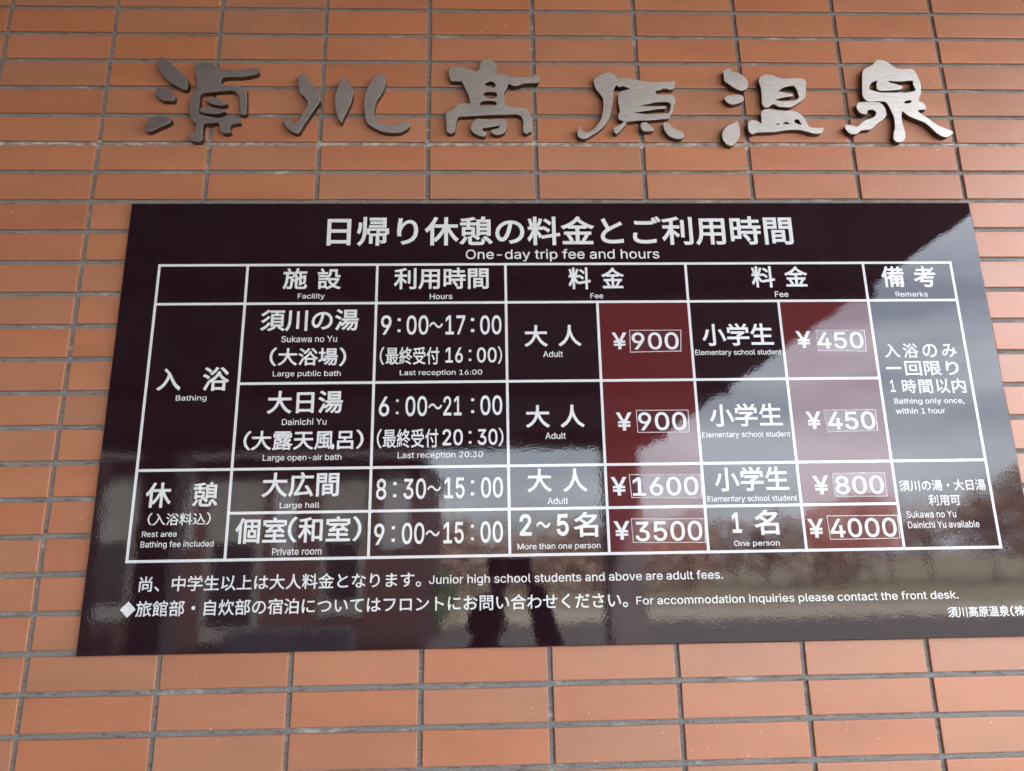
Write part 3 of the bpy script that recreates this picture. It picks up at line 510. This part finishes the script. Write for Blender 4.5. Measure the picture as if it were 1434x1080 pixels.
for w, runs in TEXTS:
    if w == 'h' and len(runs) > 1 and all(len(r_[0]) == 1 for r_ in runs) and runs[1][0] != '〜':
        for txt, x0, x1, z0, z1 in runs:              # characters set wide apart are single pieces
            mb = MB(); write(mb, txt, x0, x1, z0, z1, w, YF - 0.0002); mb.build('lettering', M_WHITE, sign)
        continue
    mb = MB()
    for txt, x0, x1, z0, z1 in runs: write(mb, txt, x0, x1, z0, z1, w, YF - 0.0002)
    mb.build('lettering', M_WHITE, sign)
for txt, q, (x0, x1, z0, z1) in STICKERS:
    cxm = sum(p[0] for p in q) / 4; czm = sum(p[1] for p in q) / 4
    mb = MB(); yb, yf = YF - 0.0001, YF - 0.0005
    def P(s, y): return [(cxm + (p[0] - cxm) * s, y, czm + (p[1] - czm) * s) for p in q]
    A, B = P(1, yb), P(0.995, yf); mb.quad(*B)
    for k in range(4): mb.quad(A[k], A[(k + 1) % 4], B[(k + 1) % 4], B[k])
    stk = mb.build('price_film', M_FILM, sign)
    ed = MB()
    for k in range(4):                                   # pale lifted rim of the film, edge glint put into its colour
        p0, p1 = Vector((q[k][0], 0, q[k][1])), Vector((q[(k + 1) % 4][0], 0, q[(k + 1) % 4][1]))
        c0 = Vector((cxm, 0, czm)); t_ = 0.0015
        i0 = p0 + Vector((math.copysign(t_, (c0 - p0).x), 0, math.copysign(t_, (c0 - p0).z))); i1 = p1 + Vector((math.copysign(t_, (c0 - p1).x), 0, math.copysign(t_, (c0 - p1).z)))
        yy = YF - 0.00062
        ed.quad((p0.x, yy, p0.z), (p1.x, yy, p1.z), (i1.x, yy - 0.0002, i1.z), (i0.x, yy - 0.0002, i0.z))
    ed.build('film_rim', M_FILMGLINT, stk)
    mb = MB(); write(mb, txt, x0, x1, z0, z1, 'd', yf - 0.0002); mb.build('digits', M_WHITE, stk)

# ------------------------------------------------------------------ cut-out steel characters
def smooth(pts):
    n = len(pts); out = []
    for i in range(n):
        p0, p1, p2, p3 = (Vector(pts[(i + k) % n]) for k in (-1, 0, 1, 2))
        a1 = (p1 - p0).angle(p2 - p1, 0)
        out.append(tuple(p1))
        if (p2 - p1).length > 0.004:
            for t in (1 / 3, 2 / 3):
                # centripetal-ish Catmull-Rom with damped tangents, so that corners stay crisp
                m1 = (p2 - p0) * 0.38; m2 = (p3 - p1) * 0.38
                L_ = (p2 - p1).length
                if m1.length > L_: m1 = m1.normalized() * L_
                if m2.length > L_: m2 = m2.normalized() * L_
                if a1 > 1.1: m1 = (p2 - p1) * 0.5
                if (p2 - p1).angle(p3 - p2, 0) > 1.1: m2 = (p2 - p1) * 0.5
                h1 = 2 * t ** 3 - 3 * t ** 2 + 1; h2 = t ** 3 - 2 * t ** 2 + t; h3 = -2 * t ** 3 + 3 * t ** 2; h4 = t ** 3 - t ** 2
                out.append(tuple(p1 * h1 + m1 * h2 + p2 * h3 + m2 * h4))
    return out
def stroke(loops, parent):
    cu = bpy.data.curves.new('stroke', 'CURVE'); cu.dimensions = '2D'; cu.fill_mode = 'BOTH'
    yf, yb = -0.0185, -TD - 0.0003; th = yb - yf; bv = 0.0006
    cu.extrude = th / 2 - bv; cu.bevel_depth = bv; cu.bevel_resolution = 1; cu.offset = -bv
    for lp in loops:
        pts = smooth(lp); sp = cu.splines.new('POLY'); sp.points.add(len(pts) - 1)
        for p, c in zip(sp.points, pts): p.co = (c[0], c[1], 0, 1)
        sp.use_cyclic_u = True
    ob = bpy.data.objects.new('stroke', cu); col.objects.link(ob)
    dg = bpy.context.evaluated_depsgraph_get(); me = bpy.data.meshes.new_from_object(ob.evaluated_get(dg))
    bpy.data.objects.remove(ob)
    ym = (yf + yb) / 2
    for v in me.vertices: v.co = Vector((v.co.x, ym - v.co.z, v.co.y))
    for p in me.polygons: p.use_smooth = False
    me.name = 'stroke'; me.materials.clear(); me.materials.append(M_STEEL); me.materials.append(M_EDGESHADE)
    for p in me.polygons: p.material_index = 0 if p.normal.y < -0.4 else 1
    return link('stroke', me, parent)
LABELS = {
 'swept': 'leftmost steel character, dark, six strokes with three slanted drops on its left',
 'river': 'dark steel character of three separate upright curved strokes, second from the left',
 'roofed': 'steel character with a crossbar roof and three small holes, third from the left',
 'cliff': 'steel character with a long hooked left stroke and a slotted body, fourth from the left',
 'warm': 'bright steel character with three drops beside a box over a plate',
 'spring': 'bright steel character with three splayed feet, farthest right of the six'}
for k, strokes in CHARACTERS.items():
    xs = [p[0] for s in strokes for p in s[0]]; zs = [p[1] for s in strokes for p in s[0]]
    t = tag(empty('metal_character', ((min(xs) + max(xs)) / 2, -TD, min(zs))), LABELS[k], 'letter', 'raised steel characters above the sign')
    for s in strokes: stroke(s, t)

# ------------------------------------------------------------------ what the board mirrors: lodge, shrub, woods
lod = tag(empty('lodge', (-6.0, -14.5, 0)), 'low brown and grey lodge across the forecourt mirrored at the left of the sign', 'building')
LX1 = -0.30; LY = -13.0
MB().box(-16, LX1, LY - 6, LY, 0, 3.75).build('wall', M_WOOD, lod)
MB().box(-16.4, LX1 + 0.05, LY - 6.4, LY + 0.5, 3.751, 4.0).build('roof', M_ROOF, lod)
x = LX1 - 0.25; k = 0
while x > -10:
    wd = (0.55, 0.9, 0.4, 1.1)[k % 4]
    z0, z1 = ((2.0, 3.55), (0.75, 3.5), (1.9, 3.3), (0.3, 3.45))[k % 4]
    fr = MB().box(x - wd, x, LY + 0.001, LY + 0.07, z0, z1).build('window', (M_GREYW, M_CONC)[k % 2], lod, 0.01)
    if k % 2: MB().box(x - wd + 0.12, x - 0.12, LY + 0.072, LY + 0.08, z0 + 0.3, z1 - 1.3).build('pane', M_GLASS, fr)
    x -= wd + (0.28, 0.5, 0.22)[k % 3]; k += 1
MB().box(-3.6, -1.4, LY + 0.9, LY + 1.25, 0, 0.62).build('step_block', M_GREYW, lod, 0.02)

def leaves(mb, c, rad, n, size, rnd, squash=0.8):
    for _ in range(n):
        while True:
            d = Vector((rnd.uniform(-1, 1), rnd.uniform(-1, 1), rnd.uniform(-1, 1)))
            if 0.05 < d.length < 1: break
        d = d.normalized() * d.length ** 0.5
        p = Vector(c) + Vector((d.x * rad, d.y * rad, d.z * rad * squash))
        a = Vector((rnd.uniform(-1, 1), rnd.uniform(-1, 1), rnd.uniform(-1, 1))).normalized(); bb = a.orthogonal().normalized()
        cc = a.cross(bb); s = size * rnd.uniform(0.6, 1.3)
        mb.quad(p - bb * s, p + cc * s * 0.6, p + bb * s, p - cc * s * 0.6)
rnd = random.Random(3)
mb = MB(); tk = MB()
for i in range(70):
    x = -30 + i * 1.45 + rnd.uniform(-.6, .6); y = -42 + rnd.uniform(-6, 6)
    h = 3.9 + rnd.uniform(-.5, .6) + max(0, (x - 14) * 0.16)
    for q in range(4): leaves(mb, (x + rnd.uniform(-.8, .8), y + rnd.uniform(-.8, .8), h * rnd.uniform(0.25, 0.78)), 1.3 + rnd.uniform(-.2, .5), 110, 0.22, rnd, 0.9)
    tk.box(x - .05, x + .05, y - .05, y + .05, -.02, h * .7)
wd_ = tag(mb.build('woodland', M_LEAF), 'brown autumn woods mirrored low in the sign', 'woods', kind='stuff')
tk.build('trunks', M_BARK, wd_)['kind'] = 'stuff'
mb = MB(); leaves(mb, (-0.35, -16.8, 0.95), 0.62, 900, 0.06, rnd, 1.0)
sh = tag(mb.build('shrub', M_GREEN), 'green shrub by the forecourt mirrored beside the lodge', 'shrub')
tk = MB().box(-0.38, -0.32, -16.83, -16.77, -.02, 0.9).build('stem', M_BARK, sh)

# ------------------------------------------------------------------ the photographer, mirrored in the bottom of the board
xc, yc, zc = CAMPOS
xc += 0.085
per = tag(empty('person', (xc - 0.03, -2.03, 0.12)), 'person in a dark jacket raising a phone, mirrored in the bottom of the sign', 'person')
def skin(name, joints, edges, mat, parent, sub=2, root=0):
    me = bpy.data.meshes.new(name); me.from_pydata([j[0] for j in joints], edges, [])
    ob = bpy.data.objects.new(name, me); col.objects.link(ob)
    ob.modifiers.new('s', 'SKIN'); sv = me.skin_vertices[0].data
    for k, j in enumerate(joints): r = j[1]; sv[k].radius = r if isinstance(r, tuple) else (r, r)
    for k in range(len(joints)): sv[k].use_root = (k == root)
    su = ob.modifiers.new('u', 'SUBSURF'); su.levels = sub; su.render_levels = sub
    dg = bpy.context.evaluated_depsgraph_get(); m2 = bpy.data.meshes.new_from_object(ob.evaluated_get(dg)); bpy.data.objects.remove(ob)
    for p in m2.polygons: p.use_smooth = True
    m2.materials.clear(); m2.materials.append(mat); m2.name = name
    return link(name, m2, parent)
hx, hy, hz = xc - 0.105, -1.92, 1.475
wr, el, shd = (xc + .075, -1.455, 1.650), (xc + .175, -1.70, 1.345), (xc + .09, -1.99, 1.305)
wl, ell, shl = (xc - .055, -1.45, 1.625), (xc - .15, -1.70, 1.33), (xc - .255, -1.99, 1.305)
body = skin('body', [((hx, -2.04, .94), (.155, .11)), ((hx, -2.03, 1.11), (.135, .105)), ((hx, -2.02, 1.26), (.16, .11)), ((hx, -1.98, 1.345), (.07, .06)), ((hx, -1.96, 1.395), .052),
    (shd, .070), (el, .068), (wr, .044), (shl, .070), (ell, .062), (wl, .040),
    ((hx + .09, -2.04, .90), .088), ((hx + .10, -2.02, .55), .062), ((hx + .11, -2.06, .20), .045), ((hx + .12, -1.92, .155), .036),
    ((hx - .09, -2.04, .90), .088), ((hx - .10, -2.02, .55), .062), ((hx - .11, -2.06, .20), .045), ((hx - .12, -1.92, .155), .036)],
    [(0, 1), (1, 2), (2, 3), (3, 4), (2, 5), (5, 6), (6, 7), (2, 8), (8, 9), (9, 10), (0, 11), (11, 12), (12, 13), (13, 14), (0, 15), (15, 16), (16, 17), (17, 18)], M_JACKET, per)
def ell(name, c, r, mat, parent, seg=24, fn=None):
    bm = bmesh.new(); bmesh.ops.create_uvsphere(bm, u_segments=seg, v_segments=seg // 2, radius=1)
    for v in bm.verts:
        p = v.co.copy()
        if fn: p = fn(p)
        v.co = Vector((c[0] + p.x * r[0], c[1] + p.y * r[1], c[2] + p.z * r[2]))
    for f in bm.faces: f.smooth = True
    me = bpy.data.meshes.new(name); bm.to_mesh(me); bm.free(); return link(name, me, parent, mat)
def headfn(p):
    q = p.copy()
    if p.z < 0: q.x *= 1 + 0.28 * p.z; q.y *= 1 + 0.10 * p.z
    if p.y > 0.75 and abs(p.x) < 0.25: q.y += 0.16 * math.exp(-((p.z + 0.12) / 0.16) ** 2) * (1 - abs(p.x) / 0.25)   # nose
    if p.y > 0.6: q.y -= 0.05 * math.exp(-((p.z - 0.1) / 0.12) ** 2) * (1 if abs(p.x) > 0.15 else 0)                # eye sockets
    return q
head = ell('head', (hx, hy, hz), (.077, .096, .118), M_SKIN, per, 48, headfn)
for s in (-1, 1):
    e = ell('eye', (hx + s * .031, hy + .083, hz + .010), (.013, .010, .008), M_EYE, head, 12)
    ell('iris', (hx + s * .031, hy + .0915, hz + .010), (.0055, .003, .0055), M_IRIS, e, 10)
    ell('ear', (hx + s * .078, hy - .005, hz - .004), (.010, .020, .032), M_SKIN, head, 12)
ell('mouth', (hx, hy + .086, hz - .060), (.024, .008, .007), M_LIP, head, 12)
def hairfn(p):
    q = p.copy(); front = p.y > 0.1
    if front and p.z < 0.35: q.y = min(q.y, 0.1); q *= 0.9
    if p.z < -0.35: q.z = -0.35 + (p.z + 0.35) * 0.2; q.x *= .9; q.y *= .9
    return q
ell('hair', (hx, hy - .006, hz + .012), (.088, .105, .124), M_HAIR, per, 32, hairfn)
def hand(w, palm, tips, thumb, name='hand'):
    J = [(w, .022), (palm, (.030, .016))]; E = [(0, 1)]
    for base, mid, tip in tips:
        k = len(J); J += [(base, .0095), (mid, .0085), (tip, .007)]; E += [(1, k), (k, k + 1), (k + 1, k + 2)]
    k = len(J); J += [(thumb[0], .011), (thumb[1], .009)]; E += [(1, k), (k, k + 1)]
    return skin(name, J, E, M_SKIN, per, 1)
m3c = m3
def CL(x, y, z): return tuple(CAMPOS + m3c @ Vector((x, y, z)))     # a point near the phone, in its own axes
hand(wr, CL(.135, -.055, .035), [(CL(.142, -.042 + .020 * k, .030), CL(.148, -.040 + .021 * k, .008), CL(.128, -.038 + .021 * k, -.002 if k > 3 else .000)) for k in range(-1, 3)], (CL(.120, -.050, .042), CL(.105, -.035, .030)))
hand(wl, CL(.02, -.095, .035), [(CL(.005 + .018 * k, -.088, .026), CL(.004 + .019 * k, -.076, .004), CL(.004 + .019 * k, -.066, .000)) for k in range(4)], (CL(.03, -.080, .042), CL(.045, -.062, .030)))
ph = MB(); ph.box(-.012, .146, -.064, .011, .0075, .0155)
me = ph.build('phone', M_PHONE, None, 0.003, 3)
for v in me.data.vertices: v.co = Vector(CL(*v.co))
tag(me, 'black phone held sideways by the mirrored person', 'phone')
for s, x0 in enumerate((0.0, 0.026)):
    bm = bmesh.new(); bmesh.ops.create_cone(bm, cap_ends=True, segments=20, radius1=.008, radius2=.007, depth=.0014)
    for v in bm.verts: v.co = Vector(CL(v.co.x + x0, v.co.y - (0.0 if s == 0 else 0.0), -v.co.z + .0069))
    mm = bpy.data.meshes.new('lens'); bm.to_mesh(mm); bm.free(); lo = link('lens', mm, me, M_IRIS)
for s in (-1, 1):
    ell('shoe', (hx + s * .115, -1.97, .165), (.045, .13, .045), M_SHOE, per, 16)
